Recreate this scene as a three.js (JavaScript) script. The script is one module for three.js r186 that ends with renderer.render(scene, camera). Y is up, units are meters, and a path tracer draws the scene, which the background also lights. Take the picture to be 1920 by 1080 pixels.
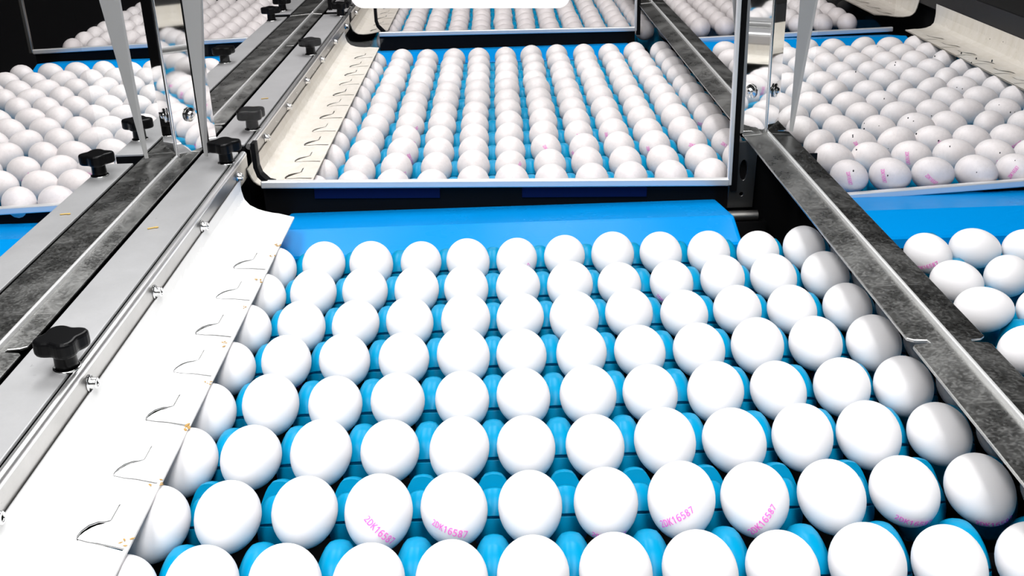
import * as THREE from 'three';
import { RoundedBoxGeometry } from 'three/addons/geometries/RoundedBoxGeometry.js';
import { TessellateModifier } from 'three/addons/modifiers/TessellateModifier.js';
import { mergeGeometries } from 'three/addons/utils/BufferGeometryUtils.js';
import { RectAreaLightUniformsLib } from 'three/addons/lights/RectAreaLightUniformsLib.js';

// ---------------------------------------------------------------- camera, light, exposure
const H = 0.9;                                   // height of the egg centres above the floor
const scene = new THREE.Scene();
const camera = new THREE.PerspectiveCamera(30.219, 1920 / 1080, 0.05, 30);
camera.rotation.order = 'YXZ';
camera.rotation.set(-0.41249, -0.00438, -0.0317);
camera.position.set(-0.06273, H + 0.43397, 0.61365);
scene.add(camera);
scene.background = new THREE.Color(0x000000);
const renderer = new THREE.WebGLRenderer({ antialias: true });
renderer.toneMapping = THREE.LinearToneMapping;
renderer.toneMappingExposure = 1.0;
renderer.shadowMap.enabled = true;
RectAreaLightUniformsLib.init();
// ceiling fixtures: [x, y, z, width (x), length (z), intensity]
const LAMPS = ['bright', 'dimmer'].flatMap(b => ['clamp plates', 'ordered eggs'].map(w => `long ${b} ceiling lamp over the ${b === 'bright' ? 'near' : 'far'} ${w}`));
const FIXTURES = [
  [-0.62, 1.35, 0.65, 0.36, 1.7, 10],
  [0.10, 1.35, 0.65, 0.36, 1.7, 10],
  [-0.62, 1.35, -1.45, 0.36, 1.5, 6.0],
  [0.10, 1.35, -1.45, 0.36, 1.5, 6.0],
];

// ---------------------------------------------------------------- helpers
let seed = 20240611;
const rnd = () => { seed = (seed * 1664525 + 1013904223) >>> 0; return seed / 4294967296; };
const rr = (a, b) => a + (b - a) * rnd();
const used = new Map();
function numbered(n) { const k = used.get(n) || 0; used.set(n, k + 1); return k ? `${n}_${String(k).padStart(3, '0')}` : n; }
function shade(o) { o.traverse(c => { if (c.isMesh) { c.castShadow = true; c.receiveShadow = true; } }); return o; }
function thing(name, label, category, [x, y, z] = [0, 0, 0], group) {
  const o = new THREE.Group(); o.name = numbered(name); o.position.set(x, y + H, z); scene.add(o);
  o.userData = { label, category }; if (group) o.userData.group = group;
  return o;
}
function part(name, geo, mat, parent, label) {
  const m = new THREE.Mesh(geo, mat); m.name = name; m.castShadow = m.receiveShadow = true; parent.add(m);
  if (label) m.userData.label = label; return m;
}
function struct(name, geo, mat, pos) {
  const m = new THREE.Mesh(geo, mat); m.name = name; m.position.set(...pos); m.userData = { kind: 'structure', label: name.replace('_', ' ') + ' of the dark packing room', category: name.split('_')[0] };
  m.castShadow = m.receiveShadow = true; scene.add(m); return m;
}
const box = (w, h, d, x = 0, y = 0, z = 0, r = 0) => {
  const g = r ? new RoundedBoxGeometry(w, h, d, 2, r) : new THREE.BoxGeometry(w, h, d); g.translate(x, y, z); return g;
};
const plan = (g, k) => { const p = g.attributes.position, uv = g.attributes.uv; for (let i = 0; i < p.count; i++) uv.setXY(i, (p.getX(i) + p.getY(i)) * k, p.getZ(i) * k); return g; };
const slab = (x0, x1, y0, y1, z0, z1, r = 0) => box(x1 - x0, y1 - y0, z1 - z0, (x0 + x1) / 2, (y0 + y1) / 2, (z0 + z1) / 2, r);
function cyl(r0, r1, h, seg = 20) { return new THREE.CylinderGeometry(r1, r0, h, seg); }
const merge = l => mergeGeometries(l.map(g => g.index ? g.toNonIndexed() : g));
// polygon in XY pushed through in Z
function prism(pts, z0, z1, bevel = 0) {
  const s = new THREE.Shape(pts.map(p => new THREE.Vector2(...p)));
  const g = new THREE.ExtrudeGeometry(s, { depth: z1 - z0, bevelEnabled: bevel > 0, bevelSize: bevel, bevelThickness: bevel, bevelSegments: 1 });
  g.translate(0, 0, z0); return g;
}
// open polyline profile in (a,b) given a thickness, swept along an axis
function ribbon(profile, t) {                    // closed outline of a bent sheet
  const up = [], dn = [];
  for (let i = 0; i < profile.length; i++) {
    const a = profile[Math.max(0, i - 1)], b = profile[Math.min(profile.length - 1, i + 1)];
    const dx = b[0] - a[0], dy = b[1] - a[1], l = Math.hypot(dx, dy);
    up.push([profile[i][0] - dy / l * t / 2, profile[i][1] + dx / l * t / 2]);
    dn.push([profile[i][0] + dy / l * t / 2, profile[i][1] - dx / l * t / 2]);
  }
  return up.concat(dn.reverse());
}
// noise texture: fn(u,v) -> [r,g,b] 0..255
function tex(w, h, fn, srgb = true, rx = 1, ry = 1) {
  const d = new Uint8Array(w * h * 4);
  for (let y = 0; y < h; y++) for (let x = 0; x < w; x++) { const c = fn(x / w, y / h); const k = (y * w + x) * 4; d[k] = c[0]; d[k + 1] = c[1]; d[k + 2] = c[2]; d[k + 3] = c[3] ?? 255; }
  const t = new THREE.DataTexture(d, w, h); t.wrapS = t.wrapT = THREE.RepeatWrapping; t.magFilter = THREE.LinearFilter; t.minFilter = THREE.LinearMipmapLinearFilter; t.generateMipmaps = true;
  if (srgb) t.colorSpace = THREE.SRGBColorSpace; t.repeat.set(rx, ry); t.needsUpdate = true; return t;
}
function lattice(n, s0) { const a = new Float32Array(n * n); let s = s0; for (let i = 0; i < n * n; i++) { s = (s * 1664525 + 1013904223) >>> 0; a[i] = s / 4294967296; } return a; }
function vnoise(n, s0) {
  const a = lattice(n, s0);
  return (u, v) => {
    let x = u * n, y = v * n; const x0 = Math.floor(x), y0 = Math.floor(y); let fx = x - x0, fy = y - y0; fx = fx * fx * (3 - 2 * fx); fy = fy * fy * (3 - 2 * fy);
    const at = (i, j) => a[(((j % n) + n) % n) * n + (((i % n) + n) % n)];
    return (at(x0, y0) * (1 - fx) + at(x0 + 1, y0) * fx) * (1 - fy) + (at(x0, y0 + 1) * (1 - fx) + at(x0 + 1, y0 + 1) * fx) * fy;
  };
}
const nz8 = vnoise(8, 11), nz32 = vnoise(32, 22), nz128 = vnoise(128, 33), nz16 = vnoise(16, 44);
const fbm = (u, v) => nz8(u, v) * .45 + nz16(u, v) * .2 + nz32(u, v) * .2 + nz128(u, v) * .15;

// ---------------------------------------------------------------- materials
const smudge = tex(256, 256, (u, v) => { const k = 120 + 110 * fbm(u, v); return [k, k, k]; }, false);
const stains = tex(512, 512, (u, v) => { const b = fbm(u, v), s = nz128(u, v); let k = 68 + 34 * Math.min(1, Math.max(0, (b - .3) * 2.5)) + 26 * s * s; return [k, k, k]; }, false);
const steelMap = tex(512, 512, (u, v) => { const k = 222 + 22 * fbm(u, v) - (nz128(u, v) > .985 ? 30 : 0); return [k, k, k]; });
const S = (color, roughness, metalness = 0, more = {}) => new THREE.MeshStandardMaterial({ color, roughness, metalness, ...more });
const P = (color, roughness, metalness = 0, more = {}) => new THREE.MeshPhysicalMaterial({ color, roughness, metalness, ...more });
const lin = (r, g, b) => new THREE.Color().setRGB(r, g, b);
const M = {
  room: S(lin(.045, .045, .05), .9),
  floor: S(lin(.10, .10, .10), .7),
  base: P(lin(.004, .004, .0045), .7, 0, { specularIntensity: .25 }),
  plate: S(lin(.60, .60, .61), .45, .45, { map: steelMap, roughnessMap: null }),
  bead: S(lin(.80, .80, .80), .32, .9),
  side: S(lin(.55, .54, .53), .36, 1, { map: steelMap }),
  polished: S(lin(.40, .40, .39), .5, 1, { roughnessMap: stains }),
  chrome: S(lin(.82, .82, .82), .2, 1),
  silver: S(lin(.84, .84, .84), .38, .55),
  mirror: S(lin(.86, .86, .86), .03, 1),
  flange: S(lin(.40, .40, .40), .45, .35),
  black: P(lin(.004, .004, .0045), .3, 0, { specularIntensity: .25 }),
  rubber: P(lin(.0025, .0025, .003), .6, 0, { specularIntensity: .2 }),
  navy: P(lin(.001, .006, .045), .6, 0, { specularIntensity: .2 }),
  blue: P(lin(0, .25, .46), .3, 0, { specularIntensity: .22 }),
  board: P(lin(0, .25, .66), .42, 0, { roughnessMap: smudge, specularIntensity: .12 }),
  guard: S(lin(.86, .86, .86), .6),
  guardOld: S(lin(.80, .785, .76), .65, 0, { map: tex(256, 256, (u, v) => { const f = fbm(u, v), d = nz128(u, v) > .93 ? 24 : 0; return [246 - 18 * f - d, 243 - 20 * f - d, 238 - 26 * f - d]; }) }),
  egg: P(lin(.87, .85, .86), .42),
  eggSpeck: P(lin(.86, .835, .84), .45, 0, { map: tex(512, 256, (u, v) => { const s = nz128(u * 2 % 1, v), t = nz128((u + .37) % 1, (v + .21) % 1); const d = (s > .94 && t > .62) ? 60 : 0, k = 250 - 8 * nz32(u, v) - d; return [k, k - 2 - d * .1, k - 3 - d * .2]; }) }),
  straw: S(lin(.62, .42, .12), .8),
  residue: S(lin(.42, .25, .07), .7),
  pane: P(lin(.93, .915, .915), .02, 0, { transmission: 1, thickness: 0, ior: 1.45 }),
  speck: S(lin(.03, .03, .03), .9),
  frame: S(lin(.34, .33, .31), .4, 1),
  lamp: P(lin(.9, .9, .92), .3, 0, { emissive: new THREE.Color(1, 1, 1), emissiveIntensity: .8 }),
  housing: S(lin(.7, .7, .72), .4),
};
M.polished.roughness = 1.0;
const stampTex = (() => {
  const c = document.createElement('canvas'); c.width = 512; c.height = 128; const g = c.getContext('2d');
  g.clearRect(0, 0, 512, 128); g.fillStyle = '#ff3fd2'; g.font = 'bold 112px monospace'; g.textBaseline = 'middle'; g.textAlign = 'center';
  g.save(); g.translate(256, 68); const w = g.measureText('2DK16587').width; g.scale(496 / w, 1); g.fillText('2DK16587', 0, 0); g.restore();
  g.globalCompositeOperation = 'destination-out';
  for (let x = 0; x < 512; x += 13) { g.fillStyle = 'rgba(0,0,0,.4)'; g.fillRect(x, 0, 3, 128); }
  for (let y = 0; y < 128; y += 15) { g.fillStyle = 'rgba(0,0,0,.4)'; g.fillRect(0, y, 512, 4); }
  const t = new THREE.CanvasTexture(c); t.colorSpace = THREE.SRGBColorSpace; return t;
})();
M.ink = S(0xffffff, .6, 0, { map: stampTex, transparent: true, polygonOffset: true, polygonOffsetFactor: -2 });

// ---------------------------------------------------------------- the room
struct('floor', box(8, .1, 9), M.floor, [0, -.05, -1]);
struct('ceiling', box(8, .1, 9), M.room, [0, H + 1.95, -1]);
struct('wall_back', box(8, 2.9, .1), M.room, [0, 1.4, -5.45]);
struct('wall_front', box(8, 2.9, .1), M.room, [0, 1.4, 3.45]);
struct('wall_left', box(.1, 2.9, 9), M.room, [-4, 1.4, -1]);
struct('wall_right', box(.1, 2.9, 9), M.room, [4, 1.4, -1]);
for (const [x, y, z, w, d, I] of FIXTURES) {
  const t = thing('ceiling_lamp', LAMPS.shift(), 'lamp', [x, y, z], 'ceiling lamps over the lanes');
  part('housing', box(w + .04, .05, d + .04, 0, .03, 0, .01), M.housing, t);
  part('diffuser', box(w, .008, d, 0, .001, 0), S(0xffffff, .6, 0, { emissive: new THREE.Color(1, 1, 1), emissiveIntensity: 3 }), t);
  for (const s of [-1, 1]) { const r = part('hanger_rod', cyl(.005, .005, .54, 8), M.housing, t); r.position.set(0, .32, s * d * .35); }
  const L = new THREE.RectAreaLight(new THREE.Color(1, .995, .985), I, w, d); L.position.set(0, -.008, 0); L.rotation.x = -Math.PI / 2; L.name = 'lamp_light'; t.add(L);
}

// ---------------------------------------------------------------- the machine
const PX = .052, PZ = .0757, SEC = 1.06;
const nearZ = k => -.4542 + PZ * k;              // rows 0..7 before the window
const farZ = k => -.7195 - .0733 * k;             // rows 0..11 behind the window
const colB = i => (i - 6) * PX;                  // columns 0..12
const LANE = { A: [-1.09, -.575], B: [-.345, .340], C: [.354, .86] };
const T_LEFT = -.468, T_RIGHT = .273, Y_RAIL = .06;

{ // the body that carries everything
  const t = thing('machine_base', 'black machine base under the roller lanes', 'machine base');
  part('bed', slab(-1.15, 1.0, -.16, -.085, -3.1, .55), M.base, t);  // bed coloured near-black to darken the pits between the rollers
  part('body', slab(-1.1, .95, -.86, -.16, -3.05, .5, .01), M.base, t);
  for (const x of [-1, .85]) for (const z of [-2.9, .35]) part('foot', slab(x - .05, x + .05, -.9, -.86, z - .05, z + .05), M.base, t);
}
// ---- rollers
const R_LOBE = .034, R_WAIST = .0125, Y_ROLL = -.0355;
function lobeGeo(variant) {
  const xs = [-.0155, -.0145, -.0125, -.0105, -.0085, -.006, -.003, 0, .003, .006, .0085, .0105, .0125, .0145, .0155], pos = [], idx = [];
  const angs = []; for (let d = -180; d < 180; d += 7.5) angs.push(d); for (const d of [-15, -13.5, -13, 1, 2.5, 50.5, 51.3, 51.8, 54.8, 55.3, 56.1]) angs.push(d); angs.sort((p, q) => p - q); angs.push(180);
  const NP = angs.length - 1;
  for (let i = 0; i <= NP; i++) {
    const a = angs[i] * Math.PI / 180;              // 0 = up, positive towards the camera
    const deg = angs[i];
    for (const x of xs) {
      const k = Math.min(1, Math.max(0, (Math.abs(x) - .0052) / .0108)); const s = Math.pow(k, 1.6);
      let top = R_LOBE;
      if (variant) { if (deg > -13.2) top -= .0055; if (deg > -13.2 && deg < 2) top -= .007; }
      let r = top + (R_WAIST - top) * s - .0010 * Math.min(1, (x / .0052) ** 2) * (1 - s);
      if (deg > 51.5 && deg < 55) r -= .004 * (1 - s);
      pos.push(x, Math.cos(a) * r, Math.sin(a) * r);
    }
  }
  const n = xs.length;
  for (let i = 0; i < NP; i++) for (let j = 0; j < n - 1; j++) { const p = i * n + j; idx.push(p, p + n, p + 1, p + 1, p + n, p + n + 1); }
  for (const j of [0, n - 1]) { const c = pos.length / 3; pos.push(xs[j], 0, 0); for (let i = 0; i < NP; i++) { const p = i * n + j; j ? idx.push(c, p, p + n) : idx.push(c, p + n, p); } }
  const g = new THREE.BufferGeometry(); g.setAttribute('position', new THREE.Float32BufferAttribute(pos, 3)); g.setIndex(idx); g.computeVertexNormals(); return g;
}
const LOBE = lobeGeo(false), LOBE_LINK = lobeGeo(true);
const shaftGeo = (x0, x1) => { const g = cyl(.0105, .0105, x1 - x0, 12); g.rotateZ(Math.PI / 2); g.translate((x0 + x1) / 2, 0, 0); return g; };
function plainRoller(x0, n, PX) {                    // a whole roller as one lathe, where eggs hide the lobes
  const pts = []; pts.push(new THREE.Vector2(.001, -.026));
  for (let i = 0; i < n; i++) for (const [dx, r] of [[-.016, .0125], [-.0115, .024], [-.005, .0335], [.005, .0335], [.0115, .024], [.016, .0125]]) pts.push(new THREE.Vector2(r, i * PX + dx));
  pts.push(new THREE.Vector2(.001, (n - 1) * PX + .026));
  const g = new THREE.LatheGeometry(pts, 20); g.rotateZ(-Math.PI / 2); g.translate(x0, 0, 0); return g;
}
function conveyor(label, lane, zs, mode) {
  const t = thing('roller_conveyor', label, 'conveyor', [0, 0, 0]);
  const [x0, x1] = LANE[lane];
  const zA = Math.min(...zs) - .035, zB = Math.max(...zs) + .035;
  for (const x of [x0, x1]) part('side_rail', slab(x - .004, x + .004, -.085, -.045, zA, zB), M.base, t);
  const sh = shaftGeo(x0, x1), n = Math.round((x1 - x0 - .02) / PX);
  const pr = mode === 'plain' ? plainRoller(lane === 'B' ? colB(0) - PX / 2 : (lane === 'C' ? .41175 : -1.035), lane === 'B' ? 13 : 9, { A: .053, B: PX, C: .0545 }[lane]) : null;
  zs.forEach((z, k) => {
    const r = part('roller', pr || sh, pr ? M.blue : M.rubber, t); r.position.set(0, Y_ROLL, z);
    if (!pr) for (let i = 0; i < 13; i++) { const l = part('roller_lobe', mode === 'near' && k === 6 ? LOBE_LINK : LOBE, M.blue, r); l.position.x = colB(i) - PX / 2; }
  });
}
const range = (n, f) => Array.from({ length: n }, (_, k) => f(k));
conveyor('bright blue roller lane full of stamped eggs in front of the low window', 'B', range(9, k => nearZ(k) - PZ / 2), 'near');
conveyor('blue roller lane of egg columns seen through the first window', 'B', range(11, k => farZ(k) - .037), 'far');
conveyor('roller lane behind the second window, beyond the white lamp', 'B', range(9, k => farZ(k) - .037 - SEC), 'plain');
conveyor('blue roller lane beside the notched rail with no cover plate', 'C', range(9, k => nearZ(k) - PZ / 2), 'plain');
conveyor('roller lane under the cream guard behind the speckled window', 'C', range(11, k => farZ(k) - .037), 'plain');
conveyor('roller lane beyond the clamp plates, behind the window with dark frame', 'A', range(11, k => farZ(k) - .037), 'plain');

// ---- blue transfer boards
function board(label, x0, x1, dz, group) {
  const prof = [[-.5275, -.030], [-.5275, -.0205], [-.530, -.0185], [-.577, -.0055], [-.581, -.0048], [-.585, -.0055], [-.687, -.0215], [-.687, -.034], [-.581, -.016]];
  const t = thing('transfer_board', label, 'board', [0, 0, dz], group);
  const s = new THREE.Shape(prof.map(([z, y]) => new THREE.Vector2(-z, y)));
  const g = new THREE.ExtrudeGeometry(s, { depth: x1 - x0, bevelEnabled: true, bevelSize: .0012, bevelThickness: .004, bevelSegments: 2, curveSegments: 3 });
  g.rotateY(Math.PI / 2); g.translate(x0, 0, 0);
  part('sheet', g, M.board, t);
  for (let i = 0; i < 4; i++) { const b = part('support_block', slab(-.012, .012, -.085, -.034, -.62, -.60), M.base, t); b.position.x = x0 + (i + .5) * (x1 - x0) / 4; }
  return t;
}
const bB = board('bright blue board behind the nearest egg lane, below the silver-edged window', -.335, .205, 0);
board('blue board below the second window, partly behind ordered eggs', -.335, .215, -SEC);
board('deep blue board beyond the notched rail, below the speckled window', .352, .88, 0);
board('deep blue board by the far end of the cream guard', .362, .79, -SEC);
board('dark blue board beside the clamp plates, below the left window', -1.07, -.585, 0);
board('dark blue board below the far window with the grey corner frame', -1.03, -.585, -SEC);

// ---- white guards with flaps
const GP = [[-.3872, .040], [-.3850, .030], [-.3805, .0215], [-.3720, .0165], [-.360, .0150], [-.350, .0155], [-.338, .0170], [-.329, .0190], [-.3065, .0215]];
const gLen = [0]; for (let i = 1; i < GP.length; i++) gLen.push(gLen[i - 1] + Math.hypot(GP[i][0] - GP[i - 1][0], GP[i][1] - GP[i - 1][1]));
const GL = gLen[gLen.length - 1];
function gAt(s, off) {
  s = Math.min(GL, Math.max(0, s)); let i = 1; while (i < GP.length - 1 && gLen[i] < s) i++;
  const k = (s - gLen[i - 1]) / (gLen[i] - gLen[i - 1]), a = GP[i - 1], b = GP[i], l = Math.hypot(b[0] - a[0], b[1] - a[1]);
  const nx = -(b[1] - a[1]) / l, ny = (b[0] - a[0]) / l;
  return [a[0] + (b[0] - a[0]) * k + nx * off, a[1] + (b[1] - a[1]) * k + ny * off];
}
// one cut in the sheet, unrolled: u inward from the free edge, v along the lane (+ towards the near end)
const CUT = [[.0225, -.0185, .0004], [.0225, -.009, .0004], [.0226, -.0006, .0005], [.0275, .0002, .0010], [.032, -.0006, .0016], [.0365, .0016, .0018], [.0398, .0062, .0013], [.0412, .0108, .0007], [.0410, .0146, .0004], [.031, .0202, .0004], [.017, .0273, .0006], [.003, .0345, .0008]];
function guard(label, z0, z1, mat, flips, cut0, nF) {    // z0 far, z1 near
  const t = thing('egg_guard', label, 'guard', [0, 0, 0]);
  const skew = .092, o = [[0, z0], [0, z1], [GL, z1], [GL, z0 + skew]];
  const sh = new THREE.Shape(o.map(p => new THREE.Vector2(...p)));
  for (let k = 0; k < nF; k++) {
    const zc = cut0 - k * .0765 + .002 * Math.sin(k * 2.3), up = [], dn = [];
    CUT.forEach(([u, v, w], q) => {
      const a = CUT[Math.max(0, q - 1)], b = CUT[Math.min(CUT.length - 1, q + 1)]; let dx = -(b[0] - a[0]), dz = b[1] - a[1]; const l = Math.hypot(dx, dz); dx /= l; dz /= l;
      const w2 = (mat === M.guardOld ? 1.9 : 1.1) * w * (.8 + .5 * Math.abs(Math.sin(k * 1.7 + 1)));
      up.push(new THREE.Vector2(GL - u - dz * w2, zc + v + dx * w2)); dn.push(new THREE.Vector2(GL - u + dz * w2, zc + v - dx * w2));
    });
    sh.holes.push(new THREE.Path(up.concat(dn.reverse())));
  }
  const flat = new TessellateModifier(.007, 14).modify(new THREE.ShapeGeometry(sh)); const src = flat.attributes.position, pos = [];
  const kx = flips ? 1.18 : 1, ky = flips ? 1.9 : 1;
  const put = (i, off) => { let [x, y] = gAt(src.getX(i), off); if (flips) { x = -.3065 + (x + .3065) * kx; y = y > .0215 ? .0215 + (y - .0215) * ky : y; x = -x; } pos.push(x, y, src.getY(i)); };
  for (let i = 0; i < src.count; i += 3) { for (const q of [0, 2, 1]) put(i + q, .0006); for (const q of [0, 1, 2]) put(i + q, -.0006); }
  const g = new THREE.BufferGeometry(); g.setAttribute('position', new THREE.Float32BufferAttribute(pos, 3));
  const uv = []; for (let i = 0; i < pos.length; i += 3) uv.push(pos[i] * 8, pos[i + 2] * 8); g.setAttribute('uv', new THREE.Float32BufferAttribute(uv, 2));
  if (flips) flipWinding(g);
  g.computeVertexNormals();
  part('sheet', g, mat, t);
  return t;
}
function flipWinding(g) { const p = g.attributes.position, nrm = g.attributes.normal, uv = g.attributes.uv; for (let i = 0; i < p.count; i += 3) for (const a of [p, nrm, uv]) { if (!a) continue; for (let c = 0; c < a.itemSize; c++) { const s = a.array[(i + 1) * a.itemSize + c]; a.array[(i + 1) * a.itemSize + c] = a.array[(i + 2) * a.itemSize + c]; a.array[(i + 2) * a.itemSize + c] = s; } } }
const gB1 = guard('clean white plastic guard with cut flaps along the nearest eggs', -.645, .30, M.guard, false, .182, 9);
const gB2 = guard('cream plastic guard with cut flaps behind the first window, left of the ordered eggs', -1.655, -.69, M.guardOld, false, -.735, 11);
const gB3 = guard('cream plastic guard behind the second window, left of the white lamp', -2.6, -1.755, M.guardOld, false, -1.80, 8);
const gC2 = guard('cream plastic guard below the dark steel beam, along the right-hand eggs', -1.66, -.69, M.guardOld, true, -.735, 11); gC2.position.x = .455;
const gC3 = guard('cream plastic guard seen past the black curved window edge', -2.5, -1.755, M.guardOld, true, -1.80, 7); gC3.position.x = .455;
{ // dried residue on the flap tips of the near guard
  for (const [z, s] of [[-.462, 1.2], [-.43, .8], [-.365, 1], [-.30, .6], [-.225, .8], [-.085, 1.3], [-.155, .7], [-.012, .8], [.055, .8]]) {
    const l = []; for (let i = 0; i < 4; i++) { const g = new THREE.IcosahedronGeometry(.0011 * s * rr(.6, 1.2), 0); g.scale(2.2, .5, 1); g.rotateY(rr(0, 3)); g.translate(-.3085 + rr(-.006, .003), .0229 + rr(-.0006, .0003), z + rr(-.004, .004)); l.push(g); }
    part('dried_residue', merge(l), M.residue, gB1, 'brown dried residue');
  }
}

// ---- cover plates with knobs and screws
const KNOB_HEAD = (() => {
  const pts = []; for (let i = 0; i < 48; i++) { const a = i / 48 * Math.PI * 2, r = .0152 + .0026 * Math.cos(a * 4); pts.push(new THREE.Vector2(Math.cos(a) * r, Math.sin(a) * r)); }
  const g = new THREE.ExtrudeGeometry(new THREE.Shape(pts), { depth: .007, bevelEnabled: true, bevelSize: .0025, bevelThickness: .003, bevelSegments: 3 }); g.rotateX(-Math.PI / 2); g.translate(0, .0185, 0); return g;
})();
const KNOB_NECK = new THREE.LatheGeometry([[.0005, 0], [.0088, 0], [.0085, .006], [.0082, .014], [.0105, .018], [.0005, .019]].map(p => new THREE.Vector2(...p)), 20);
const KNOB_WASHER = (() => { const g = new THREE.TorusGeometry(.0098, .0011, 8, 24); g.rotateX(Math.PI / 2); g.translate(0, .0008, 0); return g; })();
function knob(parent, x, y, z, turn) {
  const k = part('clamp_knob', KNOB_NECK, M.black, parent, 'black plastic clamp knob'); k.position.set(x, y, z); k.rotation.y = turn;
  part('knob_head', KNOB_HEAD, M.black, k); part('washer', KNOB_WASHER, M.chrome, k); return k;
}
const SCREW = (() => { // socket head screw, axis +x
  const head = new THREE.LatheGeometry([[.0018, .0062], [.0018, .002], [.0019, .0065], [.0040, .0065], [.0046, .0058], [.0046, .0012], [.0068, .0010], [.0068, 0], [.0003, 0]].map(p => new THREE.Vector2(...p)), 16);
  head.rotateZ(-Math.PI / 2); return head;
})();
function coverPlate(label, z0, z1, knobs) {
  const t = thing('clamp_plate', label, 'cover plate', [0, 0, 0]);
  part('top_plate', plan(slab(-.4435, -.3985, Y_RAIL - .003, Y_RAIL, z0, z1, .0008), 3), M.plate, t);
  const b = cyl(.0042, .0042, z1 - z0, 14); b.rotateX(Math.PI / 2); b.translate(-.3925, Y_RAIL - .0035, (z0 + z1) / 2); part('folded_edge', b, M.bead, t);
  part('side_face', plan(slab(-.3918, -.3885, .029, Y_RAIL - .004, z0, z1), 4), M.side, t);
  part('inner_channel', slab(-.440, -.3990, -.085, Y_RAIL - .0034, z0 + .012, z1), M.base, t);
  for (const [z, a, x] of knobs) knob(t, x ?? -.402, Y_RAIL, z, a);
  for (let k = -3; k < 18; k++) { const z = .0566 - .1745 * k; if (z < z1 - .01 && z > z0 + .01) { const s = part('screw', SCREW, M.chrome, t); s.position.set(-.3885, .0455, z); } }
  return t;
}
coverPlate('brushed steel clamp plate with row of screws above the clean white guard', -.70, .34, [[-.1164, .5], [-.652, .2]]);
coverPlate('brushed steel clamp plate with screws above the cream guard of the ordered eggs', -1.762, -.735, [[-.808, .7], [-1.317, .1], [-1.735, .4]]);
coverPlate('brushed steel clamp plate at the far end, left of the white lamp', -2.75, -1.80, [[-1.86, .4]]);
function outerPlate(label, z0, z1, knobs) {
  const t = thing('clamp_plate', label, 'cover plate', [0, 0, 0]);
  part('top_plate', plan(slab(-.556, -.5205, Y_RAIL - .003, Y_RAIL, z0, z1, .0008), 3), M.plate, t);
  part('front_lip', slab(-.556, -.5205, Y_RAIL - .017, Y_RAIL - .0035, z0, z1 - .001), M.rubber, t);
  part('inner_channel', slab(-.552, -.523, -.085, Y_RAIL - .018, z0, z1 - .002), M.base, t);
  for (const [z, a] of knobs) knob(t, -.545, Y_RAIL, z, a);
  return t;
}
outerPlate('narrow grey clamp plate with straw on it, on the far side of the ridged rail', -.665, .34, [[-.616, .3]]);
outerPlate('narrow grey clamp plate behind the folded mirror posts', -1.745, -.705, [[-.775, .1], [-1.268, .6], [-1.70, .2]]);
outerPlate('narrow grey clamp plate at the far end of the ridged rail', -2.75, -1.79, [[-1.83, .3]]);

// ---- ridged divider rails
function ridgeRail(label, cx, wl, wr, z0, z1, notches) {
  const t = thing('divider_rail', label, 'rail', [cx, 0, 0]);
  const yT = Y_RAIL + .002;
  const flank = (w, sgn) => { // plan outline with notches cut into the outer edge
    const o = [[.001, -z1], [w, -z1]];
    for (const nz of notches) if (nz < z1 && nz > z0) o.push([w, -nz - .007], [w - .002, -nz - .0045], [w - .014, -nz - .004], [w - .013, -nz + .0015], [w - .004, -nz + .004], [w, -nz + .008]);
    o.push([w, -z0], [.001, -z0]);
    const s = new THREE.Shape(o.map(([x, y]) => new THREE.Vector2(x, y)));
    const g = new THREE.ExtrudeGeometry(s, { depth: .0016, bevelEnabled: true, bevelSize: .0006, bevelThickness: .0005, bevelSegments: 1 });
    g.rotateX(-Math.PI / 2); // shape y -> -z ; depth -> +y
    const p = g.attributes.position; for (let i = 0; i < p.count; i++) p.setY(i, p.getY(i) - p.getX(i) * .07);
    g.computeVertexNormals(); const out = g; out.translate(0, yT - .002, 0);
    plan(out, 5); if (sgn < 0) { out.scale(-1, 1, 1); flipWinding(out); }
    return out;
  };
  part('cap_flank', flank(wl, -1), M.polished, t); part('cap_flank', flank(wr, 1), M.polished, t);
  part('ridge', slab(-.0017, .0017, yT - .004, yT + .004, z0, z1, .0012), M.silver, t, 'bright folded ridge');
  if (cx < 0) part('web', slab(-.004, .004, -.085, yT - .006, z0 + .01, z1 - .002), M.base, t);
  return t;
}
ridgeRail('near polished steel rail with ridge between the two clamp plates', T_LEFT, .049, .0195, -.702, .40, [-.148]);
ridgeRail('polished steel rail with ridge behind the left mirror post', T_LEFT, .049, .0195, -1.762, -.706, [-.835, -1.40]);
ridgeRail('far end of the polished rail left of the white lamp', T_LEFT, .049, .0195, -2.75, -1.766, []);
ridgeRail('near polished steel rail with notched edges over the dark egg column', T_RIGHT, .029, .030, -.695, .40, [-.112]);
ridgeRail('polished steel rail behind the right mirror post', T_RIGHT, .029, .030, -1.762, -.699, [-.715]);
ridgeRail('far end of the polished rail right of the second window', T_RIGHT, .029, .030, -2.75, -1.766, []);

for (const [a, b, w] of [[-.62, .40, 'the notched rail'], [-2.75, -.71, 'the rail behind the right mirror post']]) {
  const t = thing('lane_divider', `low black divider strip below ${w}`, 'divider', [.3465, 0, 0]);
  part('strip', slab(-.0015, .0015, -.085, -.012, a, b), M.base, t); part('foot_flange', slab(-.005, .005, -.085, -.082, a, b), M.base, t);
}
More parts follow.
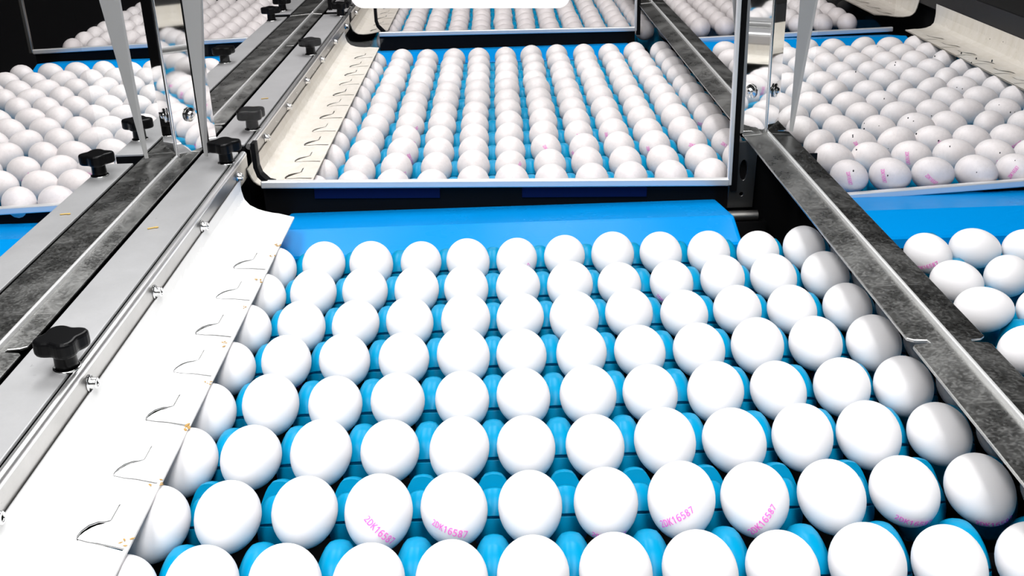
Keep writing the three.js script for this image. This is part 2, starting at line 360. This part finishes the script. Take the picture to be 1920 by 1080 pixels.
// ---- clear inspection windows
function windowPanel(label, { z, xl, xr, top, yl, yr, step, side, specks, strips, trimColor }) {
  const t = thing('inspection_window', label, 'window', [0, 0, z]);
  const yAt = x => yl + (yr - yl) * (x - xl) / (xr - xl), ang = Math.atan2(yr - yl, xr - xl), cx = (xl + xr) / 2, cy = (yl + yr) / 2, len = Math.hypot(xr - xl, yr - yl);
  const o = [[xl, yAt(xl) + .006], [xr, yAt(xr) + .006], [xr, top], [step ? step : xl, top]];
  if (step) o.push([step, Y_RAIL + .018], [xl, Y_RAIL + .018]);
  const sg = new THREE.ShapeGeometry(new THREE.Shape(o.map(p => new THREE.Vector2(...p))));
  part('pane', sg, M.pane, t, 'clear pane');
  const bar = (n, h, d, oy, oz, m, w = len, ox = 0, lab) => { const p = part(n, box(w, h, d, ox, oy, oz, Math.min(h, d) * .25), m, t, lab); p.position.set(cx, cy, 0); p.rotation.z = ang; return p; };
  bar('bottom_channel', .010, .009, .004, 0, M.silver, len, 0, 'silver bottom channel');
  part('dark_gap_strip', prism([[xl, -.036], [xr, -.036], [xr, yAt(xr)], [xl, yAt(xl)]], -.0115, -.0085), M.rubber, t, 'black strip standing for the dark gap');  // black strip put in for the shadowed gap under the pane
  for (const [a, b, lab] of strips || []) bar('blue_tab', .013, .002, -.011, -.0065, M.navy, b - a, (a + b) / 2 - cx, lab);
  if (side === 'chrome') {
    part('side_channel', slab(xr - .0025, xr + .0025, yAt(xr), top, -.004, .004, .001), M.silver, t);
    part('side_seal', slab(xr + .003, xr + .011, yAt(xr) - .01, top, -.012, -.003), M.rubber, t);
  }
  if (step) {
    part('edge_seal', slab(step - .004, step + .004, Y_RAIL + .012, top, -.005, .003), M.rubber, t);
    const pr = [[xl - .004, Y_RAIL + .016], [xl - .004, .045], [xl - .001, .034], [xl + .008, .024], [xl + .016, yAt(xl) + .003]];
    part('curved_seal', prism(ribbon(pr, .0055), -.014, .002), M.rubber, t, 'black curved seal');
  }
  part('top_channel', slab(step || xl, xr, top, top + .02, -.006, .006), M.frame, t);
  if (specks) { const l = []; for (let i = 0; i < specks; i++) { const g = new THREE.CircleGeometry(rr(.0004, .0011), 6); g.scale(1, rr(.8, 1.8), 1); g.translate(rr(xl + .05, Math.min(xr, xl + .45)), rr(yl + .03, yl + .22), .0006); l.push(g); } const s = part('dirt_specks', merge(l), M.speck, t, 'dark dirt specks'); s.userData.kind = 'stuff'; }
  return t;
}
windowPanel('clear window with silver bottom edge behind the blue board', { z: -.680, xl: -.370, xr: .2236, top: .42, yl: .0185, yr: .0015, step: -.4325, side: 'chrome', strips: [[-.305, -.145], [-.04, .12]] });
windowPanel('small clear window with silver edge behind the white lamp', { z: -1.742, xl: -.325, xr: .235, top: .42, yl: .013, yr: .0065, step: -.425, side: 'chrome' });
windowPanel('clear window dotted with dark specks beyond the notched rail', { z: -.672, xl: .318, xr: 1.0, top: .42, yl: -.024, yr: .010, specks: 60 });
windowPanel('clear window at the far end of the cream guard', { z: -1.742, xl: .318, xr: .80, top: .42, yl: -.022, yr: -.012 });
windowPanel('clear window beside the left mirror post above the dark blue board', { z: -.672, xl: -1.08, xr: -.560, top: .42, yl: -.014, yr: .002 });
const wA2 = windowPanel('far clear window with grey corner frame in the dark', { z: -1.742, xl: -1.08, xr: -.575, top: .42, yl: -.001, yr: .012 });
part('side_frame', slab(-1.088, -1.079, 0, .42, -.005, .005, .002), M.frame, wA2);
{ const g = box(.42, .008, .008); const b = part('brace', g, M.frame, wA2); b.position.set(-.90, .115, -.35); b.rotation.set(0, 0, .22); }

// ---- folded mirror posts where lanes meet
function mirrorPost(label, cx, z, hw, lean) {
  const t = thing('mirror_post', label, 'post', [cx, Y_RAIL + .004, z]);
  const top = .36, dpt = hw / Math.tan(.49);
  const quad = (a, b, c, d, th) => { // thin sheet from four corners
    const v = [a, b, c, d].map(p => new THREE.Vector3(...p)), n = v[1].clone().sub(v[0]).cross(v[3].clone().sub(v[0])).normalize().multiplyScalar(th), w = v.map(p => p.clone().sub(n));
    const P8 = [...v, ...w], f = [[0, 1, 2], [0, 2, 3], [5, 4, 7], [5, 7, 6], [4, 5, 1], [4, 1, 0], [1, 5, 6], [1, 6, 2], [2, 6, 7], [2, 7, 3], [3, 7, 4], [3, 4, 0]];
    const pos = []; for (const q of f) for (const i of q) pos.push(P8[i].x, P8[i].y, P8[i].z);
    const g = new THREE.BufferGeometry(); g.setAttribute('position', new THREE.Float32BufferAttribute(pos, 3)); g.computeVertexNormals(); return g;
  };
  for (const s of [-1, 1]) {
    const e = hw; const a = [s * e, 0, -dpt], b = [0, 0, -.004], c = [0, top, -.004], d = [s * e, top, -dpt];
    part('mirror_sheet', s < 0 ? quad(a, b, c, d, .0015) : quad(b, a, d, c, .0015), M.mirror, t, 'polished mirror sheet');
    const f0 = [s * e, 0, .001], f1 = [s * (e + .004), 0, .003], f2 = [s * (e + .044), top, .003], f3 = [s * (e + .002), top, .001];
    part('flange', s < 0 ? quad(f1, f0, f3, f2, .0015) : quad(f0, f1, f2, f3, .0015), M.flange, t, 'tapered grey steel flange');
    const bolt = new THREE.LatheGeometry([[.0003, .006], [.003, .0055], [.0045, .003], [.0045, .0018], [.0088, .0016], [.0088, 0], [.0003, 0]].map(p => new THREE.Vector2(...p)), 18); bolt.rotateX(Math.PI / 2);
    const bm = part('bolt', bolt, M.chrome, t); bm.position.set(s * .0150, .046, -.0285); bm.rotation.y = s * 1.0;
  }
  const r = part('rod', cyl(.0022, .0022, top, 12), M.chrome, t); r.position.set(0, top / 2, -.002);
  part('foot_plate', slab(-.006, .006, -.003, 0, -.03, .004), M.polished, t);
  return t;
}
mirrorPost('folded mirror post between grey flanges on the left polished rail', T_LEFT, -.672, .0345);
mirrorPost('folded mirror post between grey flanges on the notched right rail', T_RIGHT - .002, -.698, .029);

// ---- hanger under the right rail, and the shaft end
{
  const t = thing('hanger_bracket', 'dark slotted steel bracket below the right mirror post', 'bracket', [.2405, 0, -.690]);
  const s = new THREE.Shape([[-.016, -.032], [.016, -.032], [.018, .055], [-.014, .055]].map(p => new THREE.Vector2(...p)));
  const slot = new THREE.Path(); slot.absellipse(0.002, .018, .0055, .014, 0, Math.PI * 2); s.holes.push(slot);
  const hole = new THREE.Path(); hole.absarc(0.001, -.014, .003, 0, Math.PI * 2); s.holes.push(hole);
  const g = new THREE.ExtrudeGeometry(s, { depth: .003, bevelEnabled: true, bevelSize: .0006, bevelThickness: .0006, bevelSegments: 1 });
  part('plate', g, S(lin(.10, .10, .10), .4, .9), t);
  part('stem', slab(-.010, .010, -.085, -.031, -.006, -.001), M.base, t); part('dark_fill_plate', slab(-.016, .098, -.085, .034, -.0085, -.0065), M.base, t);  // black plate added so the space behind the bracket goes dark
  const u = thing('shaft_end', 'short grey round shaft beside the blue board', 'shaft', [.2405, -.038, -.672]);
  const c = cyl(.0065, .0065, .04, 16); c.rotateZ(Math.PI / 2); part('shaft', c, M.frame, u); part('bearing_block', slab(-.014, .03, -.047, -.0068, -.008, .008), M.base, u);
}
// ---- dark beam above the right guard
{
  const t = thing('steel_beam', 'dark steel beam above the cream guard on the right', 'beam', [0, 0, 0]);
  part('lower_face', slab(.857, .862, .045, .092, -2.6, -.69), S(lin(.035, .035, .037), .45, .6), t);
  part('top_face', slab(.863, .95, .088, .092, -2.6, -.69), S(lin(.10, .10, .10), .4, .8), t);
  part('rim', slab(.950, .956, .08, .1, -2.6, -.69), M.base, t);
  part('web', slab(.875, .945, -.085, .087, -2.6, -.70), M.base, t);
}
// ---- white lamp hanging before the second window
{
  const t = thing('inspection_lamp', 'white rounded lamp hanging in front of the second window', 'lamp', [-.125, .152, -1.2]);
  const g = new RoundedBoxGeometry(.364, .15, .05, 5, .022); g.translate(0, .075, 0); g.rotateZ(-.0317); part('shade', g, M.lamp, t);
  for (const s of [-1, 1]) { const r = part('hanger', cyl(.004, .004, 1.16, 8), M.housing, t); r.position.set(s * .12, .73, 0); }
}

// ---------------------------------------------------------------- eggs
const EL = .0565, ED = .0456;
const eggR = (th, L, D) => [D / 2 * Math.sin(th) * (1 - .07 * Math.cos(th)), L / 2 * Math.cos(th)];
function eggGeo(a, b) { const pts = []; for (let i = 0; i <= b; i++) { const [r, y] = eggR(Math.PI * (1 - i / b), EL, ED); pts.push(new THREE.Vector2(Math.max(r, 1e-5), y)); } const g = new THREE.LatheGeometry(pts, a); g.rotateX(Math.PI / 2); return g; } // pointed end +z
const EGG = eggGeo(40, 28), EGG_FAR = eggGeo(24, 16);
function eggSurface(dir) { // point on the egg along a direction from its centre (local)
  let lo = .5 * ED * .7, hi = .6 * EL;
  const inside = p => { const c = p.z / (EL / 2); if (Math.abs(c) >= 1) return false; const s = Math.sqrt(1 - c * c); return Math.hypot(p.x, p.y) < ED / 2 * s * (1 - .07 * c); };
  for (let i = 0; i < 24; i++) { const m = (lo + hi) / 2; inside(dir.clone().multiplyScalar(m)) ? lo = m : hi = m; }
  return dir.clone().multiplyScalar(lo + .00018);
}
function stampGeo(q, worldN, worldX, w = .0265, h = .0072) { // q: egg rotation
  const inv = q.clone().invert(), n = worldN.clone().applyQuaternion(inv).normalize(), c = eggSurface(n);
  let X = worldX.clone().applyQuaternion(inv); X.addScaledVector(n, -X.dot(n)).normalize(); const Y = n.clone().cross(X);
  const NX = 14, NY = 4, pos = [], uv = [], idx = [];
  for (let j = 0; j <= NY; j++) for (let i = 0; i <= NX; i++) {
    const a = (i / NX - .5) * w / c.length(), b = (j / NY - .5) * h / c.length();
    const d = n.clone().multiplyScalar(Math.cos(a)).addScaledVector(X, Math.sin(a)); const e = d.multiplyScalar(Math.cos(b)).addScaledVector(Y, Math.sin(b)).normalize();
    const p = eggSurface(e); pos.push(p.x, p.y, p.z); uv.push(i / NX, j / NY);
  }
  for (let j = 0; j < NY; j++) for (let i = 0; i < NX; i++) { const p = j * (NX + 1) + i; idx.push(p, p + 1, p + NX + 1, p + 1, p + NX + 2, p + NX + 1); }
  const g = new THREE.BufferGeometry(); g.setAttribute('position', new THREE.Float32BufferAttribute(pos, 3)); g.setAttribute('uv', new THREE.Float32BufferAttribute(uv, 2)); g.setIndex(idx); g.computeVertexNormals(); return g;
}
const eyeWorld = camera.position.clone();
function egg({ x, y = 0, z, s = 1, mat, far, label, group, stamp, rot }) {
  const t = new THREE.Mesh(far ? EGG_FAR : EGG, mat); t.name = numbered('egg'); t.castShadow = t.receiveShadow = true;
  t.position.set(x, y + H, z); t.scale.setScalar(s);
  t.rotation.order = 'YXZ'; t.rotation.set(...rot); t.updateMatrixWorld();
  t.userData = { label, category: 'egg', group }; scene.add(t);
  if (stamp) { // [right, up, angle]: place on the side that faces the inspector
    const f = eyeWorld.clone().sub(t.position).normalize(), X = new THREE.Vector3(0, 1, 0).cross(f).normalize(), Y = f.clone().cross(X);
    const [a, b, ang, w] = stamp, n = f.multiplyScalar(Math.sqrt(Math.max(.02, 1 - a * a - b * b))).addScaledVector(X, a).addScaledVector(Y, b);
    const dir = X.clone().multiplyScalar(Math.cos(ang)).addScaledVector(Y, Math.sin(ang));
    part('ink_stamp', stampGeo(t.quaternion, n, dir, w || .0265), M.ink, t, 'pink printed code');
  }
  return t;
}
// stamps that can be read in the photograph: 'row,col' -> [right, up, angle]
const R0 = Math.PI / 180, STAMPS = {
  '6,3': [-.02, -.42, -52 * R0], '6,4': [-.18, -.45, -20 * R0], '6,6': [.10, -.78, -10 * R0], '6,7': [-.10, -.44, 35 * R0], '6,8': [.22, -.45, 58 * R0], '6,10': [.30, -.68, -12 * R0], '6,11': [.45, -.72, 10 * R0],
  '7,11': [.55, -.6, 20 * R0], '0,2': [0, -.85, 0], '0,5': [.3, -.55, 60 * R0], '0,10': [.35, -.62, -10 * R0], '0,11': [.42, -.5, 60 * R0], '1,8': [-.2, -.72, -35 * R0], '2,5': [-.1, -.85, 50 * R0], '3,1': [0, -.93, 0], '4,7': [.1, -.93, 0],
};
const ORD = ['first', 'second', 'third', 'fourth', 'fifth', 'sixth', 'seventh', 'eighth', 'ninth', 'tenth', 'eleventh', 'twelfth', 'thirteenth'];
const eggRot = () => [rr(.05, .34), rr(-.22, .22), rr(0, 6)];
for (let r = 0; r < 8; r++) for (let c = 0; c < 13; c++) {
  const st = STAMPS[`${r},${c}`];
  egg({ x: colB(c) + rr(-.001, .001), y: rr(-.0012, .0012) - (c ? 0 : .0035), z: nearZ(r) + rr(-.002, .002), s: rr(.955, 1.03), mat: M.egg, rot: eggRot(), stamp: st,
    label: `${st ? 'stamped' : 'plain'} white egg in ${ORD[r]} row from the blue board, ${ORD[c]} column from the white guard`, group: 'eggs in the bright lane' });
}
for (let r = 0; r < 12; r++) for (let c = 0; c < 12; c++) {
  if (r === 0 && c === 11) continue;
  const st = c > 0 && rnd() < (r < 5 ? .5 : .2) ? [rr(-.5, .5), rr(-.42, -.02), rr(-1.4, 1.4), .02] : null;
  egg({ x: colB(c) + rr(-.0015, .0015), y: rr(-.001, .001) - (c ? 0 : .0045), z: farZ(r) + (r ? rr(-.002, .002) : 0), s: rr(.94, 1.0), far: true, mat: M.eggSpeck, rot: eggRot(), stamp: st,
    label: `${st ? 'pink-marked' : 'speckled'} egg, ${ORD[r]} row behind the first window edge, ${ORD[c]} column from the cream guard`, group: 'eggs behind the first window' });
}
const colC = i => .3845 + .0545 * i, colA = i => -.6375 - .053 * (i - 1);
for (let r = 0; r < 6; r++) for (let c = 0; c < 3; c++) {
  const st = r === 0 && c === 0 ? [.0, -.6, .6] : null;
  egg({ x: colC(c) + rr(-.001, .001), z: nearZ(r) + .018 + rr(-.006, .006), s: rr(.92, .96), mat: M.egg, rot: [rr(-.2, .2), (rnd() < .75 ? 1 : -1) * rr(.6, 1.35), 0], stamp: st,
    label: `${st ? 'pink-marked' : 'plain'} egg beyond the notched rail, ${ORD[r]} row from deep blue board, ${ORD[c]} from rail`, group: 'eggs beyond the notched rail' });
}
const rest = [];
for (const [f, n, lane] of [[colC, 8, 'C'], [colA, 9, 'A']]) for (let r = 0; r < 12; r++) for (let c = 0; c < n; c++) {
  const p = { x: f(c) + rr(-.003, .003), z: farZ(r) + .018 + (r ? rr(-.005, .005) : 0), s: rr(.92, .985), rot: [rr(-.2, .2), (rnd() < .75 ? 1 : -1) * rr(.55, 1.35), 0] };
  if (r < 3 && c < 7) {
    const st = rnd() < .6 ? [rr(-.4, .5), rr(-.45, -.05), rr(-1.4, 1.4), .019] : null;
    egg({ ...p, far: true, mat: M.eggSpeck, stamp: st, label: `${st ? 'pink-marked' : 'plain'} egg in ${ORD[r]} row behind ${lane === 'C' ? 'specked' : 'far left'} window, ${ORD[c]} column from ${lane === 'C' ? 'notched rail' : 'clamp plate'}`, group: lane === 'C' ? 'eggs behind the specked window' : 'eggs behind the left window' });
  } else rest.push(p);
}
for (let r = 0; r < 9; r++) {
  for (let c = 0; c < 13; c++) rest.push({ x: colB(c) + rr(-.001, .001), y: c ? 0 : -.0045, z: farZ(r) - SEC, s: rr(.94, 1), rot: eggRot() });
  for (let c = 0; c < 9; c++) { if (c < 7) rest.push({ x: colC(c), z: farZ(r) - SEC - .003, s: rr(.94, 1), rot: eggRot() }); rest.push({ x: colA(c), z: farZ(r) - SEC - .003, s: rr(.94, 1), rot: eggRot() }); }
}
{
  const im = new THREE.InstancedMesh(EGG_FAR, M.eggSpeck, rest.length); im.name = 'distant_eggs'; const d = new THREE.Object3D(); d.rotation.order = 'YXZ';
  rest.forEach((p, i) => { d.position.set(p.x, H + (p.y || 0), p.z); d.rotation.set(...p.rot); d.scale.setScalar(p.s); d.updateMatrix(); im.setMatrixAt(i, d.matrix); });
  im.userData = { kind: 'stuff', label: 'mass of smaller distant white eggs in the lanes behind the windows', category: 'eggs' }; im.castShadow = im.receiveShadow = true; scene.add(im);
}
// ---- straw bits
for (const [x, z, a, lab] of [[-.4265, -.425, .5, 'yellow straw bit on the near clamp plate beside the ridged rail'], [-.536, -.478, .2, 'yellow straw bit on the narrow outer clamp plate'], [-.4205, -.985, .4, 'yellow straw bit on the clamp plate behind the window']]) {
  const t = thing('straw_bit', lab, 'straw', [x, Y_RAIL, z]); t.rotation.y = a;
  const g = new THREE.CapsuleGeometry(.0010, .009, 3, 8); g.rotateZ(Math.PI / 2); g.scale(1, .6, 1.2); g.translate(0, .0008, 0); part('stalk', g, M.straw, t);
  const h = new THREE.IcosahedronGeometry(.0016, 0); h.scale(1.3, .5, 1); h.translate(.004, .0009, .0012); part('husk', h, M.straw, t);
}
renderer.render(scene, camera);
